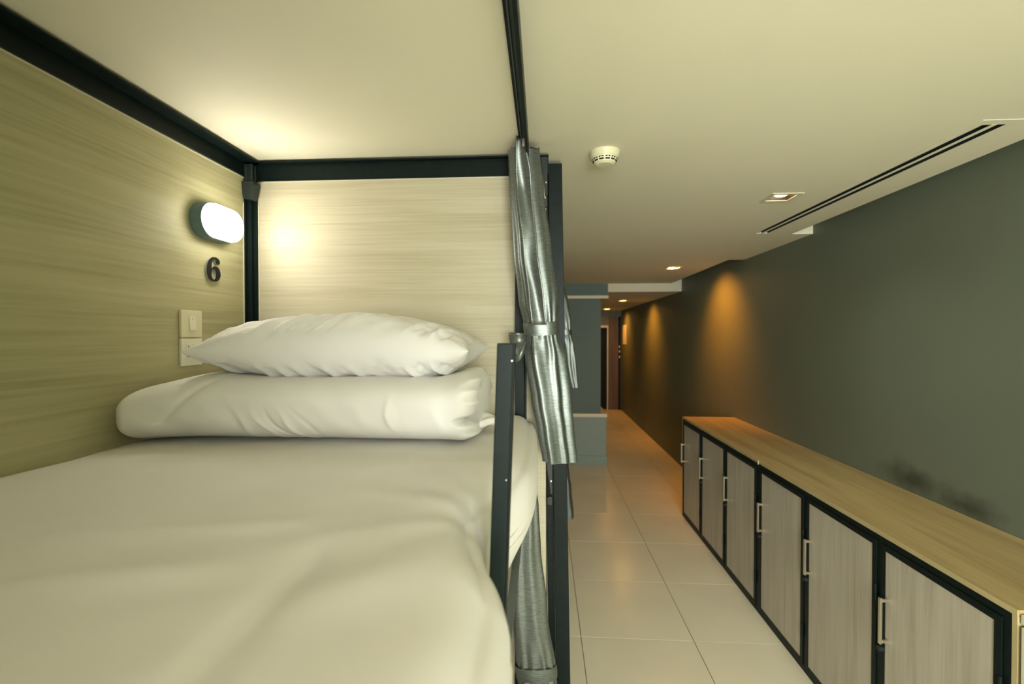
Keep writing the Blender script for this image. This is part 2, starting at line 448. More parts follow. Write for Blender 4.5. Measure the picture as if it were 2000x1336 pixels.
def make_bunk(label):
    b = thing('bunk_bed', label, 'bed', (0, 0, 0))
    # panels
    s = bx('side_panel', (PX - 0.016, PX, -0.45, PY + 0.012, 0.10, 2.245), M['panel_side'], b, bevel=0.001, segs=1)
    s['label'] = 'pale oak laminate panel along the bed'
    s = bx('head_panel', (PX, 0.012, PY, PY + 0.016, 0.10, 2.250), M['panel_head'], b, bevel=0.001, segs=1)
    s['label'] = 'pale oak laminate panel at the head end'
    s = bx('foot_shade_panel', (PX, -0.060, -0.470, -0.454, 0.10, 2.250), M['panel_head'], b, bevel=0.001, segs=1)  # unseen panel, added to keep window light off the near bed
    s['label'] = 'pale oak laminate panel added at the foot end to block light'
    # top rails
    bm = bmesh.new(); angle_bar(bm, -0.45, PY - 0.001, PX + 0.001, PX + 0.050, ZB + 0.004, ZT); obj('top_rail', bm, M['black_metal'], b)
    bm = bmesh.new()
    box(bm, PX + 0.002, 0.02, PY - 0.005, PY - 0.001, ZB - 0.004, ZT - 0.004)
    box(bm, PX + 0.002, 0.02, PY - 0.024, PY - 0.001, ZT - 0.004, ZT)
    box(bm, PX + 0.002, 0.02, PY - 0.008, PY - 0.005, ZB - 0.004, ZB - 0.001)
    obj('top_rail', bm, M['black_metal'], b)
    bm = bmesh.new(); angle_bar(bm, -0.45, PY - 0.001, -0.046, -0.078, ZB + 0.01, ZT); obj('top_rail', bm, M['black_metal'], b)
    # pale sealing strips where panels meet the frame
    bx('sealing_strip', (PX + 0.0005, PX + 0.004, -0.45, PY - 0.03, ZB - 0.0005, ZB + 0.0035), M['cream'], b)
    bx('sealing_strip', (PX + 0.06, -0.06, PY - 0.004, PY - 0.0005, ZB - 0.0085, ZB - 0.0045), M['cream'], b)
    bx('sealing_strip', (PX + 0.0005, PX + 0.003, PY - 0.0375, PY - 0.0335, 1.1, ZB - 0.09), M['cream'], b)
    bx('sealing_strip', (PX + 0.0375, PX + 0.0415, PY - 0.003, PY - 0.0005, 1.1, ZB - 0.09), M['cream'], b)
    # posts: slotted angle in the wall corner, box section by the aisle
    bm = bmesh.new()
    box(bm, PX + 0.001, PX + 0.036, PY - 0.006, PY - 0.001, 0, ZT - 0.006); box(bm, PX + 0.001, PX + 0.006, PY - 0.033, PY - 0.006, 0, ZT - 0.006)
    box(bm, PX + 0.006, PX + 0.022, PY - 0.022, PY - 0.006, 0, ZT - 0.006)
    obj('post', bm, M['black_metal'], b, bevel=0.001, segs=1)
    bm = bmesh.new()
    box(bm, -0.098, -0.066, PY - 0.034, PY - 0.002, 0, ZB + 0.008); box(bm, -0.066, -0.058, PY - 0.010, PY - 0.002, 0, ZB + 0.008)
    obj('post', bm, M['black_metal'], b, bevel=0.001, segs=1)
    # aisle post, leaning slightly out towards the foot, two flats with a groove
    bm = bmesh.new()
    box(bm, -0.008, 0.018, 1.770, 1.800, 0, 2.262); box(bm, 0.019, 0.070, 1.752, 1.800, 0, 2.256)
    for v in bm.verts:
        v.co.x += (2.26 - v.co.z) * 0.0175
    s = obj('post', bm, M['black_metal'], b, bevel=0.0015, segs=1); s['label'] = 'grooved black outer post beside the aisle'
    bx('post', (PX + 0.001, PX + 0.036, -0.45, -0.415, 0, ZT - 0.006), M['black_metal'], b, bevel=0.001, segs=1)
    bx('post', (-0.098, -0.058, -0.45, -0.415, 0, ZT - 0.006), M['black_metal'], b, bevel=0.001, segs=1)
    corner_bracket(b, PX + 0.002, PY - 0.004, ZB - 0.004)
    # hook brackets on the aisle post: tapered plate and lug
    for z in (2.262, 1.195):
        bm = bmesh.new()
        dx = (2.26 - z) * 0.0175
        prism(bm, [(-0.008 + dx, z), (0.017 + dx, z), (0.017 + dx, z - 0.145), (0.010 + dx, z - 0.142), (-0.001 + dx, z - 0.06)], 1, 1.690, 1.7045)
        box(bm, 0.002 + dx, 0.016 + dx, 1.688, 1.700, z - 0.183, z - 0.152)
        box(bm, -0.002 + dx, 0.003 + dx, 1.688, 1.7045, z - 0.180, z - 0.156)
        obj('hook_bracket', bm, M['black_rubber'], b, bevel=0.0008, segs=1)
        bm = bmesh.new(); tube(bm, [(0.012 + dx, 1.687, z - 0.096), (0.012 + dx, 1.690, z - 0.096)], 0.003, 8); obj('screw', bm, M['steel'], b)
    # bunk deck, side rails, slats
    for z in (1.02, 0.26):
        bx('side_rail', (-0.125, -0.098, -0.413, PY - 0.036, z, z + 0.07), M['black_metal'], b, bevel=0.001, segs=1)
        bx('side_rail', (PX + 0.002, PX + 0.03, -0.413, PY - 0.036, z, z + 0.07), M['black_metal'], b, bevel=0.001, segs=1)
        bx('bed_deck', (PX + 0.031, -0.126, -0.413, PY - 0.036, z + 0.05, z + 0.07), M['panel_side'], b)
    # curtain track below the top rail
    s = boxes('curtain_track', [(-0.069, -0.066, -0.40, 1.66, 2.236, 2.2575), (-0.057, -0.054, -0.40, 1.66, 2.236, 2.2575), (-0.0655, -0.0575, -0.40, 1.66, 2.250, 2.2575)], M['dark_steel'], b)
    s['label'] = 'grey curtain track under the top rail'
    s = boxes('curtain_track', [(-0.069, -0.054, -0.40, 1.66, 1.08, 1.10)], M['dark_steel'], b)
    s['label'] = 'curtain track of the lower bunk'
    return b

bunk = make_bunk('black metal bunk bed with oak panels, grey curtain, and folded bedding on top')
# guard upright, pressed into the mattress, its top leaning outwards
bm = bmesh.new()
box(bm, -0.0125, 0.0125, -0.006, 0.006, 1.02, 1.609)
box(bm, 0.0125, 0.0150, -0.006, 0.030, 1.02, 1.609)
for v in bm.verts:
    v.co.x += -0.057 - (1.609 - v.co.z) * 0.034; v.co.y += 0.72
g = obj('guard_upright', bm, M['black_metal'], bunk, bevel=0.002, segs=2); g['label'] = 'short black guard upright beside the mattress'
for z in (1.40,):
    bm = bmesh.new(); tube(bm, [(-0.0555, 0.7145, z), (-0.0555, 0.7130, z)], 0.0011, 8); obj('rivet', bm, M['steel'], bunk)
bm = bmesh.new(); tube(bm, [(-0.0465, 0.7145, 1.582), (-0.0465, 0.7130, 1.582)], 0.0011, 8); obj('rivet', bm, M['steel'], bunk)

bunk2 = copy_tree(bunk)
bunk2.location = (0.075, 2.27, 0)
bunk2['label'] = 'second black bunk frame standing behind the first bed\'s head panel'
for o in list(bunk2.children):
    if o.name.split('.')[0] in ('guard_upright', 'rivet'): bpy.data.objects.remove(o)

# ------------------------------------------------------------------ cloth helpers
def fbm(x, y, z, o=3):
    return noise.fractal(Vector((x, y, z)), 1.0, 2.0, o)

def gauss(a, s): return math.exp(-(a / s) ** 2)

def smoothstep(a, b, x):
    t = max(0, min(1, (x - a) / (b - a))); return t * t * (3 - 2 * t)

def grid_obj(name, nu, nv, f, mat, close_u=False, close_v=False, cap_v=False, parent=None):
    """surface from f(i/nu, j/nv)"""
    bm = bmesh.new()
    mu = nu if close_u else nu + 1; mv = nv if close_v else nv + 1
    V = [[bm.verts.new(f(i / nu, j / nv)) for j in range(mv)] for i in range(mu)]
    for i in range(nu):
        for j in range(nv):
            bm.faces.new((V[i][j], V[(i + 1) % mu][j], V[(i + 1) % mu][(j + 1) % mv], V[i][(j + 1) % mv]))
    if cap_v:
        bm.faces.new([V[i][0] for i in range(mu)]); bm.faces.new([V[i][-1] for i in range(mu)])
    bmesh.ops.remove_doubles(bm, verts=bm.verts, dist=1e-5)
    return obj(name, bm, mat, parent, smooth=True)

# ------------------------------------------------------------------ mattress in a white fitted sheet
MT = 1.346
def mattress_fn(z_top, z_bot, y0, y1, dent, seed):
    x0, x1 = PX + 0.004, (-0.022 if dent else -0.125)
    def f(u, v):
        # v runs along the bed, u runs round the section: left bottom, up, over the top, down the aisle side, back below
        y = y0 + (y1 - y0) * v
        endf = min(1, (1 - abs(2 * v - 1)) / 0.045)
        er = math.sqrt(max(0, 1 - (1 - endf) ** 2))
        hz = z_top - z_bot; zm = (z_top + z_bot) / 2
        # superellipse section
        th = math.tau * u + math.pi * 1.25
        c, s = math.cos(th), math.sin(th)
        k = 1.0 / max(abs(c), abs(s))
        px_, pz = c * k, s * k           # square
        # round corners
        p = 14.0
        n = (abs(px_) ** p + abs(pz) ** p) ** (1 / p)
        px_, pz = px_ / n, pz / n
        hx = (x1 - x0) / 2
        x = (x0 + x1) / 2 + hx * px_ * (0.985 + 0.015 * er); z = zm + hz / 2 * pz * (0.80 + 0.20 * er)
        # absolute corner rounding on the aisle side
        d = x1 - x
        if d < 0.09 and px_ > 0.5:
            rr = 0.075
            if z > z_top - rr and d < rr:
                ax, az = (rr - d) / rr, (z - (z_top - rr)) / rr
                L = max(ax, az); q = math.hypot(ax, az)
                if q > 1e-6:
                    ax, az = ax * L / q, az * L / q
                    x = x1 - rr + ax * rr; z = z_top - rr + az * rr
            t = (z - z_bot) / hz
            x -= 0.045 * (1 - smoothstep(0.0, 0.55, t))            # tucks in below
        # dent from the guard upright
        if dent:
            w = smoothstep(-0.40, -0.03, x)
            if px_ > -0.9:
                g_ = max(gauss(y - 0.76, 0.18), 0.20 if y < 0.76 else 0)
                x -= 0.072 * g_ * w
                z -= 0.016 * gauss(y - 0.76, 0.18) * smoothstep(-0.22, -0.05, x) * (1 if pz > 0 else 0)
                x += 0.010 * gauss(y - 1.25, 0.3) * smoothstep(-0.1, -0.02, x)
        # folds and sag of the sheet
        if pz > 0.2:
            z += 0.0045 * fbm(x * 2.2 + seed, y * 2.0, 3.1)
            z += 0.0030 * noise.noise(Vector((x * 2.6 + y * 5.0, y * 9 - x * 5, seed)))
            # pressed crease across the middle
            z -= 0.0075 * gauss(x + 0.285 + 0.02 * (y - 0.5), 0.018) * smoothstep(0.30, 0.36, y) * (1 - smoothstep(0.55, 0.64, y))
            z += 0.0070 * gauss(y - 0.60 - 0.25 * (x + 0.6), 0.030) * smoothstep(-0.9, -0.6, x) * (1 - smoothstep(-0.4, -0.3, x))
            z += 0.0080 * gauss(y - 0.46 - 0.30 * (x + 0.6), 0.030) * smoothstep(-0.9, -0.65, x) * (1 - smoothstep(-0.45, -0.32, x))
            z += 0.0022 * gauss(y - 0.52 - 0.55 * (x + 0.2), 0.04) * smoothstep(-0.3, -0.2, x)
            # drag ridges running to the dent
            for a, w_, h_ in ((2.35, 0.06, 0.009), (2.85, 0.05, 0.008), (3.6, 0.055, 0.008), (4.1, 0.05, 0.007)):
                dx, dy = x + 0.05, y - 0.74
                al = dx * math.cos(a) + dy * math.sin(a); ac = -dx * math.sin(a) + dy * math.cos(a)
                if al > 0: z += h_ * gauss(ac, w_ * (0.4 + al)) * math.exp(-al / 0.25) * smoothstep(0, 0.07, al)
        elif px_ > 0.8:
            x += 0.004 * noise.noise(Vector((y * 3 + seed, z * 6, 1.7)))
        return (x, y, z)
    return f

mat_o = grid_obj('mattress', 240, 200, mattress_fn(MT, 1.092, -0.40, PY - 0.036, True, 4.0), M['sheet'], close_u=True, cap_v=True)
tag(mat_o, 'upper bunk mattress in a smooth white fitted sheet', 'mattress')
mat_l = grid_obj('mattress', 80, 60, mattress_fn(0.585, 0.332, -0.40, PY - 0.036, False, 9.0), M['sheet'], close_u=True, cap_v=True)
tag(mat_l, 'lower bunk mattress in a white sheet under the upper bed', 'mattress')

for src, lab in ((mat_o, 'white upper mattress on the second bunk behind the head panel'), (mat_l, 'white lower mattress on the second bunk behind the head panel')):
    c = src.copy(); C.objects.link(c); c.location = (0.075, 2.27, 0); c['label'] = lab

# ------------------------------------------------------------------ folded duvet
def duvet_fn(u, v):
    X0, X1 = -1.078, -0.158
    t = v                       # along X
    x = X0 + (X1 - X0) * t
    th = math.tau * u
    c, s = math.cos(th), math.sin(th)
    p = 2.9
    n = (abs(c) ** p + abs(s) ** p) ** (1 / p)
    cy, sz = c / n, s / n
    le = smoothstep(0, 0.20, t)                    # left end slopes down
    endl = min(1, t / 0.055); er = math.sqrt(max(0, 1 - (1 - endl) ** 2))
    endr = min(1, (1 - t) / 0.050); er2 = math.sqrt(max(0, 1 - (1 - endr) ** 2))
    hy = (0.215 + 0.010 * le) * (0.55 + 0.45 * er) * (0.70 + 0.30 * er2)
    hz = (0.072 + 0.015 * le) * (0.35 + 0.65 * er) * (0.62 + 0.38 * er2)
    base = MT - 0.004
    y = 1.338 - 0.045 * (1 - le) + hy * cy
    z = base + (0.074 + 0.016 * le) + hz * sz
    # flatten under the pillow and on the bed
    if sz > 0:
        z -= 0.012 * smoothstep(0.2, 0.35, t) * (1 - smoothstep(0.85, 0.95, t)) * sz * (1 - abs(cy)) 
    # wrinkles on the rounded front
    fr = smoothstep(-0.1, 0.8, -cy)
    w = noise.noise(Vector((x * 16 + z * 16, z * 5, 2.0))) * 0.0035 + fbm(x * 5, z * 9, y * 5) * 0.004
    for (xc, sl, wd, am) in ((-0.74, 0.55, 0.010, 0.0055), (-0.69, 0.7, 0.008, 0.005), (-0.655, 0.85, 0.007, -0.0055), (-0.62, 0.9, 0.008, 0.005), (-0.575, 1.0, 0.009, -0.004),
                             (-0.44, 0.35, 0.016, 0.002), (-0.365, 0.25, 0.007, 0.0045), (-0.335, 0.5, 0.010, -0.002), (-0.25, 0.3, 0.012, 0.002), (-0.83, 0.4, 0.020, 0.002)):
        dz = z - (MT + 0.05)
        w += am * 0.85 * gauss(x - xc + sl * dz * 0.9 + 0.006 * math.sin(z * 60 + xc * 40), wd) * gauss(dz - (0.03 if xc > -0.5 else -0.012), 0.045)
    y -= w * fr * 1.2
    z += w * (1 - fr) * 0.8 if sz > 0 else 0
    # soft fold line near the wall end
    if sz > -0.3:
        fl = gauss(x + 0.955 - 0.10 * (z - 1.40) / 0.1, 0.012)
        y += 0.006 * fl * fr; z -= 0.006 * fl * (1 - fr)
    # the open right-hand end shows rolled layers
    rr = smoothstep(0.90, 1.0, t)
    z += 0.010 * rr * (1 if sz > 0 else -0.2)
    x -= rr * 0.030 * gauss(z - 1.412, 0.014) + rr * 0.010 * abs(math.sin((z - MT) * 110 + y * 6))
    z = max(z, MT - 0.006)
    return (x, y, z)
duv = grid_obj('folded_duvet', 150, 260, duvet_fn, M['linen'], close_u=True, cap_v=True)
tag(duv, 'thick white duvet folded flat at the head of the bed', 'duvet')
# the loose corner that sticks out at the open end
def tail_fn(u, v):
    a = u * math.pi - math.pi / 2
    r = 0.020 * (1 - 0.6 * v)
    x = -0.205 + 0.085 * v + 0.008 * math.sin(v * 5)
    th = math.tau * u
    return (x, 1.315 + 0.10 * math.cos(th) * (1 - 0.75 * v), MT + 0.040 - 0.004 * v + r * 1.05 * math.sin(th) + 0.003 * math.sin(th * 4 + v * 6))
p = grid_obj('duvet_corner', 40, 24, tail_fn, M['linen'], close_u=True, cap_v=True)
p.parent = duv

# ------------------------------------------------------------------ pillow
def pillow():
    W, D = 0.380, 0.225
    cx, cy, cz = -0.567, 1.400, 1.589
    nu, nv = 150, 90
    bm = bmesh.new()
    def f(i, j, side):
        u = -1 + 2 * i / nu; v = -1 + 2 * j / nv
        # concentrate samples at the edges
        u = math.sin(u * math.pi / 2); v = math.sin(v * math.pi / 2)
        a = max(0, 1 - abs(u) ** 3.2); b = max(0, 1 - abs(v) ** 3.0)
        th = (a * b) ** 0.46
        x = cx + W * u * (1 - 0.05 * (1 - v * v) * abs(u))
        y = cy + D * v * (1 - 0.10 * (1 - u * u) * abs(v))
        # corners lifted a little towards the seam level
        edge = -0.010 * u * u + 0.003 * math.sin(u * 7)
        w = 0
        rim = max(abs(u), abs(v))
        puck = smoothstep(0.55, 0.97, rim) * (1 - smoothstep(0.985, 1.0, rim) * 0.3)
        w += 0.0030 * puck * noise.noise(Vector((u * 15 + v * 6, v * 9, 5 + side)))
        w += 0.006 * fbm(u * 3.2, v * 2.6, side * 3.0)
        w += 0.0060 * noise.noise(Vector(((u * 1.0 - v * 0.75) * 9, (u * 0.75 + v) * 2.2, 8.0 + side))) * (1 - 0.5 * rim)
        for (uc, am, wd) in ((-0.30, 0.007, 0.030), (-0.18, 0.006, 0.022), (-0.08, -0.005, 0.02), (0.02, 0.006, 0.026), (-0.45, 0.005, 0.03), (0.2, 0.004, 0.03), (0.62, 0.006, 0.025), (0.72, -0.005, 0.02), (0.80, 0.006, 0.018), (0.87, -0.004, 0.015), (-0.78, 0.004, 0.02), (-0.86, -0.004, 0.018)):
            w += 1.6 * am * gauss(u - uc - 0.30 * (v + 0.7), wd) * smoothstep(-1.0, -0.85, v) * (1 - smoothstep(-0.55, 0.0, v))
        if side > 0:
            z = cz + edge + 0.090 * th + w * min(1, th * 2.5)
            z -= 0.010 * smoothstep(0.3, 1.0, abs(u)) * th
        else:
            z = cz + edge - 0.092 * th - w * min(1, th * 2)
            z = max(z, 1.508 + 0.004 * noise.noise(Vector((u * 8, v * 4, 1))))
        # piped seam bulge
        if side > 0 and rim > 0.995: z += 0.001
        return Vector((x, y, z))
    top = [[bm.verts.new(f(i, j, 1)) for j in range(nv + 1)] for i in range(nu + 1)]
    bot = [[top[i][j] if i in (0, nu) or j in (0, nv) else bm.verts.new(f(i, j, -1)) for j in range(nv + 1)] for i in range(nu + 1)]
    for i in range(nu):
        for j in range(nv):
            bm.faces.new((top[i][j], top[i + 1][j], top[i + 1][j + 1], top[i][j + 1]))
            q = (bot[i][j], bot[i][j + 1], bot[i + 1][j + 1], bot[i + 1][j])
            if len(set(q)) == 4:
                try: bm.faces.new(q)
                except ValueError: pass
    return obj('pillow', bm, M['linen'], smooth=True)
tag(pillow(), 'plump white pillow lying on the folded duvet', 'pillow')

# ------------------------------------------------------------------ satin curtains, gathered and tied
def lerp_table(tab, z):
    if z >= tab[0][0]: return tab[0][1:]
    for a, b in zip(tab, tab[1:]):
        if a[0] >= z >= b[0]:
            t = (a[0] - z) / (a[0] - b[0]); t = t * t * (3 - 2 * t) * 0.5 + t * 0.5
            return tuple(p + (q - p) * t for p, q in zip(a[1:], b[1:]))
    return tab[-1][1:]

def curtain(name, label, tab, ztie, group, seed, n_v=130, hook=None, tie=True):
    """tab rows: z, centre x, centre y, half width x, half depth y, pleat depth"""
    t = thing(name, label, 'curtain', (tab[0][1], tab[0][2], tab[-1][0]), group)
    z0, z1 = tab[0][0], tab[-1][0]
    NU = 168
    def f(u, v):
        z = z0 + (z1 - z0) * v
        cx, cy, hx, hy, a = lerp_table(tab, z)
        th = math.tau * u
        ph = 0.5 * noise.noise(Vector((z * 3, seed, 0.3)))
        near = gauss(z - ztie, 0.09)
        pl = 1 + a * (0.6 * math.cos(4 * th + ph + seed) + 0.4 * math.cos(7 * th - ph * 2 + 1.3 * seed)) \
            + 0.05 * near * math.cos(13 * th + seed) - 0.04 * gauss(z - ztie, 0.02)
        pl += 0.05 * noise.noise(Vector((math.cos(th) * 2.0, math.sin(th) * 2.0 + seed, z * 5)))
        x = cx + hx * math.copysign(abs(math.cos(th)) ** 0.8, math.cos(th)) * pl
        y = cy + hy * math.copysign(abs(math.sin(th)) ** 0.8, math.sin(th)) * pl
        if v < 1e-6: z -= 0.018 * abs(math.sin(th * 3 + seed))
        return (x, y, z)
    keep(grid_obj('drape', NU, n_v, f, M['satin'], close_u=True), t)
    # open lining fold: a hemmed panel lapping over the front
    if tie:
        def fb(u, v):
            th = math.tau * u
            w = -0.022 + 0.044 * v
            cx, cy, hx, hy, a = lerp_table(tab, ztie + w)
            k = 1.07 + 0.015 * math.sin(3 * th + seed) + 0.02 * math.sin(math.pi * v)
            return (cx + hx * math.copysign(abs(math.cos(th)) ** 0.8, math.cos(th)) * k,
                    cy + hy * math.copysign(abs(math.sin(th)) ** 0.8, math.sin(th)) * k, ztie + w + 0.004 * math.sin(th + seed))
        keep(grid_obj('tie_band', 64, 10, fb, M['satin'], close_u=True), t)
    if hook:
        bm = bmesh.new(); box(bm, hook[0] - 0.004, hook[0] + 0.004, hook[1] - 0.004, hook[1] + 0.004, hook[2], hook[2] + 0.022)
        box(bm, hook[0] - 0.007, hook[0] + 0.007, hook[1] - 0.003, hook[1] + 0.003, hook[2] + 0.012, hook[2] + 0.016)
        keep(obj('glider', bm, M['plastic_white'], t), t)['label'] = 'white plastic curtain glider'
    return t

UP = [(2.252, -0.066, 1.60, 0.052, 0.040, 0.05), (2.10, -0.056, 1.60, 0.057, 0.042, 0.06), (1.90, -0.036, 1.60, 0.063, 0.042, 0.07), (1.74, -0.016, 1.60, 0.064, 0.042, 0.11),
      (1.665, -0.008, 1.60, 0.056, 0.038, 0.05), (1.625, -0.004, 1.60, 0.055, 0.037, 0.05), (1.55, 0.006, 1.60, 0.062, 0.042, 0.22), (1.40, 0.026, 1.60, 0.058, 0.042, 0.25), (1.30, 0.040, 1.60, 0.053, 0.042, 0.25), (1.197, 0.054, 1.60, 0.051, 0.042, 0.25)]
cu = curtain('bed_curtain', 'long grey satin curtain tied back above the mattress corner', UP, 1.645, 'grey satin bunk curtains', 1.0, hook=(-0.0615, 1.515, 2.228))
# the peaked front fold that hangs from the glider
def peak(u, v):
    z = 2.262 - 0.605 * v
    cx, cy, hx, hy, a = lerp_table(UP, z)
    wl = -0.020 - 0.010 * min(1, v * 6); wr = 0.006 + 0.014 * min(1, v * 6)
    x = cx + 0.000 + wl + (wr - wl) * u
    y = cy - hy - 0.014 + 0.006 * math.cos(math.pi * (u - 0.5)) - 0.03 * (1 - min(1, v * 4)) + 0.003 * math.sin(z * 18 + u * 3)
    return (x, y, z)
o = grid_obj('front_fold', 10, 40, peak, M['satin'])
md = o.modifiers.new('thickness', 'SOLIDIFY'); md.thickness = 0.002
keep(o, cu)
# loose end of the tie reaching towards the guard upright
def tie_end(u, v):
    x = -0.055 - 0.030 * v - 0.028 * v * v
    z = 1.640 + 0.004 * v - u * (0.030 + 0.13 * v) * (1 - 0.35 * v * u) - 0.012
    y = 1.575 - 0.02 * math.sin(v * 2.6) + 0.008 * math.sin(u * 6)
    return (x + 0.022 * u * v, y, z)
o = grid_obj('tie_end', 16, 12, tie_end, M['satin'])
md = o.modifiers.new('thickness', 'SOLIDIFY'); md.thickness = 0.002
keep(o, cu)

LOW = [(1.130, -0.050, 1.60, 0.026, 0.030, 0.06), (1.05, -0.050, 1.60, 0.036, 0.036, 0.10), (0.90, -0.052, 1.60, 0.046, 0.040, 0.12), (0.70, -0.046, 1.60, 0.060, 0.042, 0.12),
       (0.50, -0.024, 1.60, 0.066, 0.040, 0.04), (0.46, -0.020, 1.60, 0.065, 0.039, 0.04), (0.38, -0.010, 1.60, 0.068, 0.042, 0.13), (0.12, 0.02, 1.60, 0.060, 0.042, 0.16)]
curtain('bed_curtain', 'grey satin curtain of the lower bunk, tied near the floor', LOW, 0.48, 'grey satin bunk curtains', 2.3)
UP2 = [(z, x + 0.185 - (0.03 if z > 2 else 0), y + 2.29, hx, hy, a) for z, x, y, hx, hy, a in UP]
curtain('bed_curtain', 'far grey satin curtain hanging behind the black outer post', UP2, 1.645, 'grey satin bunk curtains', 3.1, n_v=80)
LOW2 = [(z, x + 0.175, y + 2.29, hx, hy, a) for z, x, y, hx, hy, a in LOW]
curtain('bed_curtain', 'lower curtain of the second bunk, barely showing past the outer post', LOW2, 0.48, 'grey satin bunk curtains', 4.4, n_v=60)

# ------------------------------------------------------------------ wall lamp
def stadium(L, r, n=20):
    pts = []
    for k in range(n + 1):
        a = -math.pi / 2 + math.pi * k / n; pts.append((L / 2 - r + r * math.cos(a), r * math.sin(a)))
    for k in range(n + 1):
        a = math.pi / 2 + math.pi * k / n; pts.append((-L / 2 + r + r * math.cos(a), r * math.sin(a)))
    return pts

def lofted(bm, secs, cap0=True, cap1=True):
    """secs: (x, points[(y,z)])"""
    R = [[bm.verts.new((x, a, b)) for a, b in pts] for x, pts in secs]
    n = len(R[0])
    for A, B in zip(R, R[1:]):
        for k in range(n): bm.faces.new((A[k], A[(k + 1) % n], B[(k + 1) % n], B[k]))
    if cap0: bm.faces.new(R[0])
    if cap1: bm.faces.new(R[-1])

LY, LZ = 1.497, 1.992
lamp = thing('wall_lamp', 'lit oval wall lamp with blue-grey rim on the oak panel', 'lamp', (PX, LY, LZ))
def st(L, r): return [(a, b) for a, b in stadium(L, r)]
bm = bmesh.new(); lofted(bm, [(0.0005, st(0.192, 0.058)), (0.030, st(0.192, 0.058)), (0.040, st(0.188, 0.056)), (0.0405, st(0.178, 0.051))])
obj('lamp_body', bm, M['lamp_body'], lamp)['label'] = 'blue-grey plastic lamp body'
bm = bmesh.new(); lofted(bm, [(0.041, st(0.184, 0.0545)), (0.052, st(0.182, 0.0535)), (0.060, st(0.172, 0.049)), (0.065, st(0.150, 0.040)), (0.067, st(0.11, 0.022))])
obj('diffuser', bm, M['lamp_glow'], lamp, smooth=True)['label'] = 'glowing white diffuser'

# ------------------------------------------------------------------ digit 6
def catmull(P, n=8):
    out = []
    m = len(P)
    for i in range(m):
        p0, p1, p2, p3 = (Vector(P[(i + k - 1) % m] + (0,)) for k in range(4))
        for s in range(n):
            t = s / n
            q = 0.5 * ((2 * p1) + (-p0 + p2) * t + (2 * p0 - 5 * p1 + 4 * p2 - p3) * t * t + (-p0 + 3 * p1 - 3 * p2 + p3) * t ** 3)
            out.append((q.x, q.y))
    return out
outer = catmull([(0.80, 0.80), (0.785, 0.89), (0.68, 0.975), (0.50, 1.0), (0.28, 0.94), (0.10, 0.76), (0.02, 0.50), (0.04, 0.25), (0.16, 0.06), (0.42, 0.0), (0.68, 0.06), (0.82, 0.22), (0.83, 0.40), (0.73, 0.565), (0.55, 0.625), (0.40, 0.60), (0.315, 0.53), (0.32, 0.68), (0.36, 0.83), (0.44, 0.905), (0.51, 0.895), (0.53, 0.83), (0.56, 0.755), (0.66, 0.715), (0.76, 0.74)])
inner = [(0.43 + 0.125 * math.cos(a * math.tau / 40), 0.30 + 0.215 * math.sin(a * math.tau / 40)) for a in range(40)]
cv = bpy.data.curves.new('digit', 'CURVE'); cv.dimensions = '2D'; cv.fill_mode = 'BOTH'; cv.extrude = 0.003
S = 0.082
for P in (outer, inner):
    sp = cv.splines.new('POLY'); sp.points.add(len(P) - 1); sp.use_cyclic_u = True
    for q, (a, b) in zip(sp.points, P): q.co = ((a - 0.42) * S, (b - 0.5) * S, 0, 1)
tmp = bpy.data.objects.new('tmp_digit', cv)
me = bpy.data.meshes.new_from_object(tmp)
me.name = 'number_six'; me.materials.clear(); me.materials.append(M['digit']); me.materials.append(M['digit_edge'])
for p in me.polygons:
    p.material_index = 1 if abs(p.normal.z) < 0.5 else 0
me.transform(Matrix(((0, 0, 1, 0), (1, 0, 0, 0), (0, 1, 0, 0), (0, 0, 0, 1))))
bpy.data.objects.remove(tmp)
six = bpy.data.objects.new('number_six', me); C.objects.link(six); six.location = (PX + 0.0035, 1.503, 1.842)
tag(six, 'black raised numeral 6 fixed below the wall lamp', 'number')

# ------------------------------------------------------------------ switch and socket
SY = 1.401
sw = thing('light_switch', 'square ivory light switch above the power socket', 'switch', (PX, SY, 1.657))
bx('plate', (0.0005, 0.009, -0.044, 0.044, -0.0425, 0.0425), M['plastic'], sw, bevel=0.0025)
bm = bmesh.new(); box(bm, 0.009, 0.0105, -0.012, 0.014, -0.020, 0.024)
for v in bm.verts:
    if v.co.x > 0.01: v.co.x += 0.003 if v.co.z < 0 else -0.0005
obj('rocker', bm, M['plastic_white'], sw, bevel=0.0004, segs=1)
bm = bmesh.new(); tube(bm, [(0.0094, 0.001, 0.016), (0.0112, 0.001, 0.016)], 0.0016, 8); obj('indicator_dot', bm, M['lamp_body'], sw)
so = thing('power_socket', 'square white universal power socket below the light switch', 'socket', (PX, SY, 1.570))
bx('plate', (0.0005, 0.009, -0.044, 0.044, -0.0425, 0.0425), M['plastic_white'], so, bevel=0.0025)
bx('socket_face', (0.009, 0.0102, -0.026, 0.022, -0.026, 0.026), M['plastic_white'], so, bevel=0.0006, segs=1)
for (y, z, w, hh) in ((-0.0085, -0.002, 0.0028, 0.0030), (-0.017, -0.0125, 0.0042, 0.0030), (0.002, -0.0125, 0.0042, 0.0030), (-0.0165, 0.017, 0.0016, 0.0034), (0.002, 0.017, 0.0016, 0.0034)):
    bm = bmesh.new(); prism(bm, [(y - w, z - hh), (y + w, z - hh), (y + w * 0.5, z + hh), (y - w * 0.5, z + hh)], 0, 0.0098, 0.0106)
    obj('pin_hole', bm, M['void'], so)

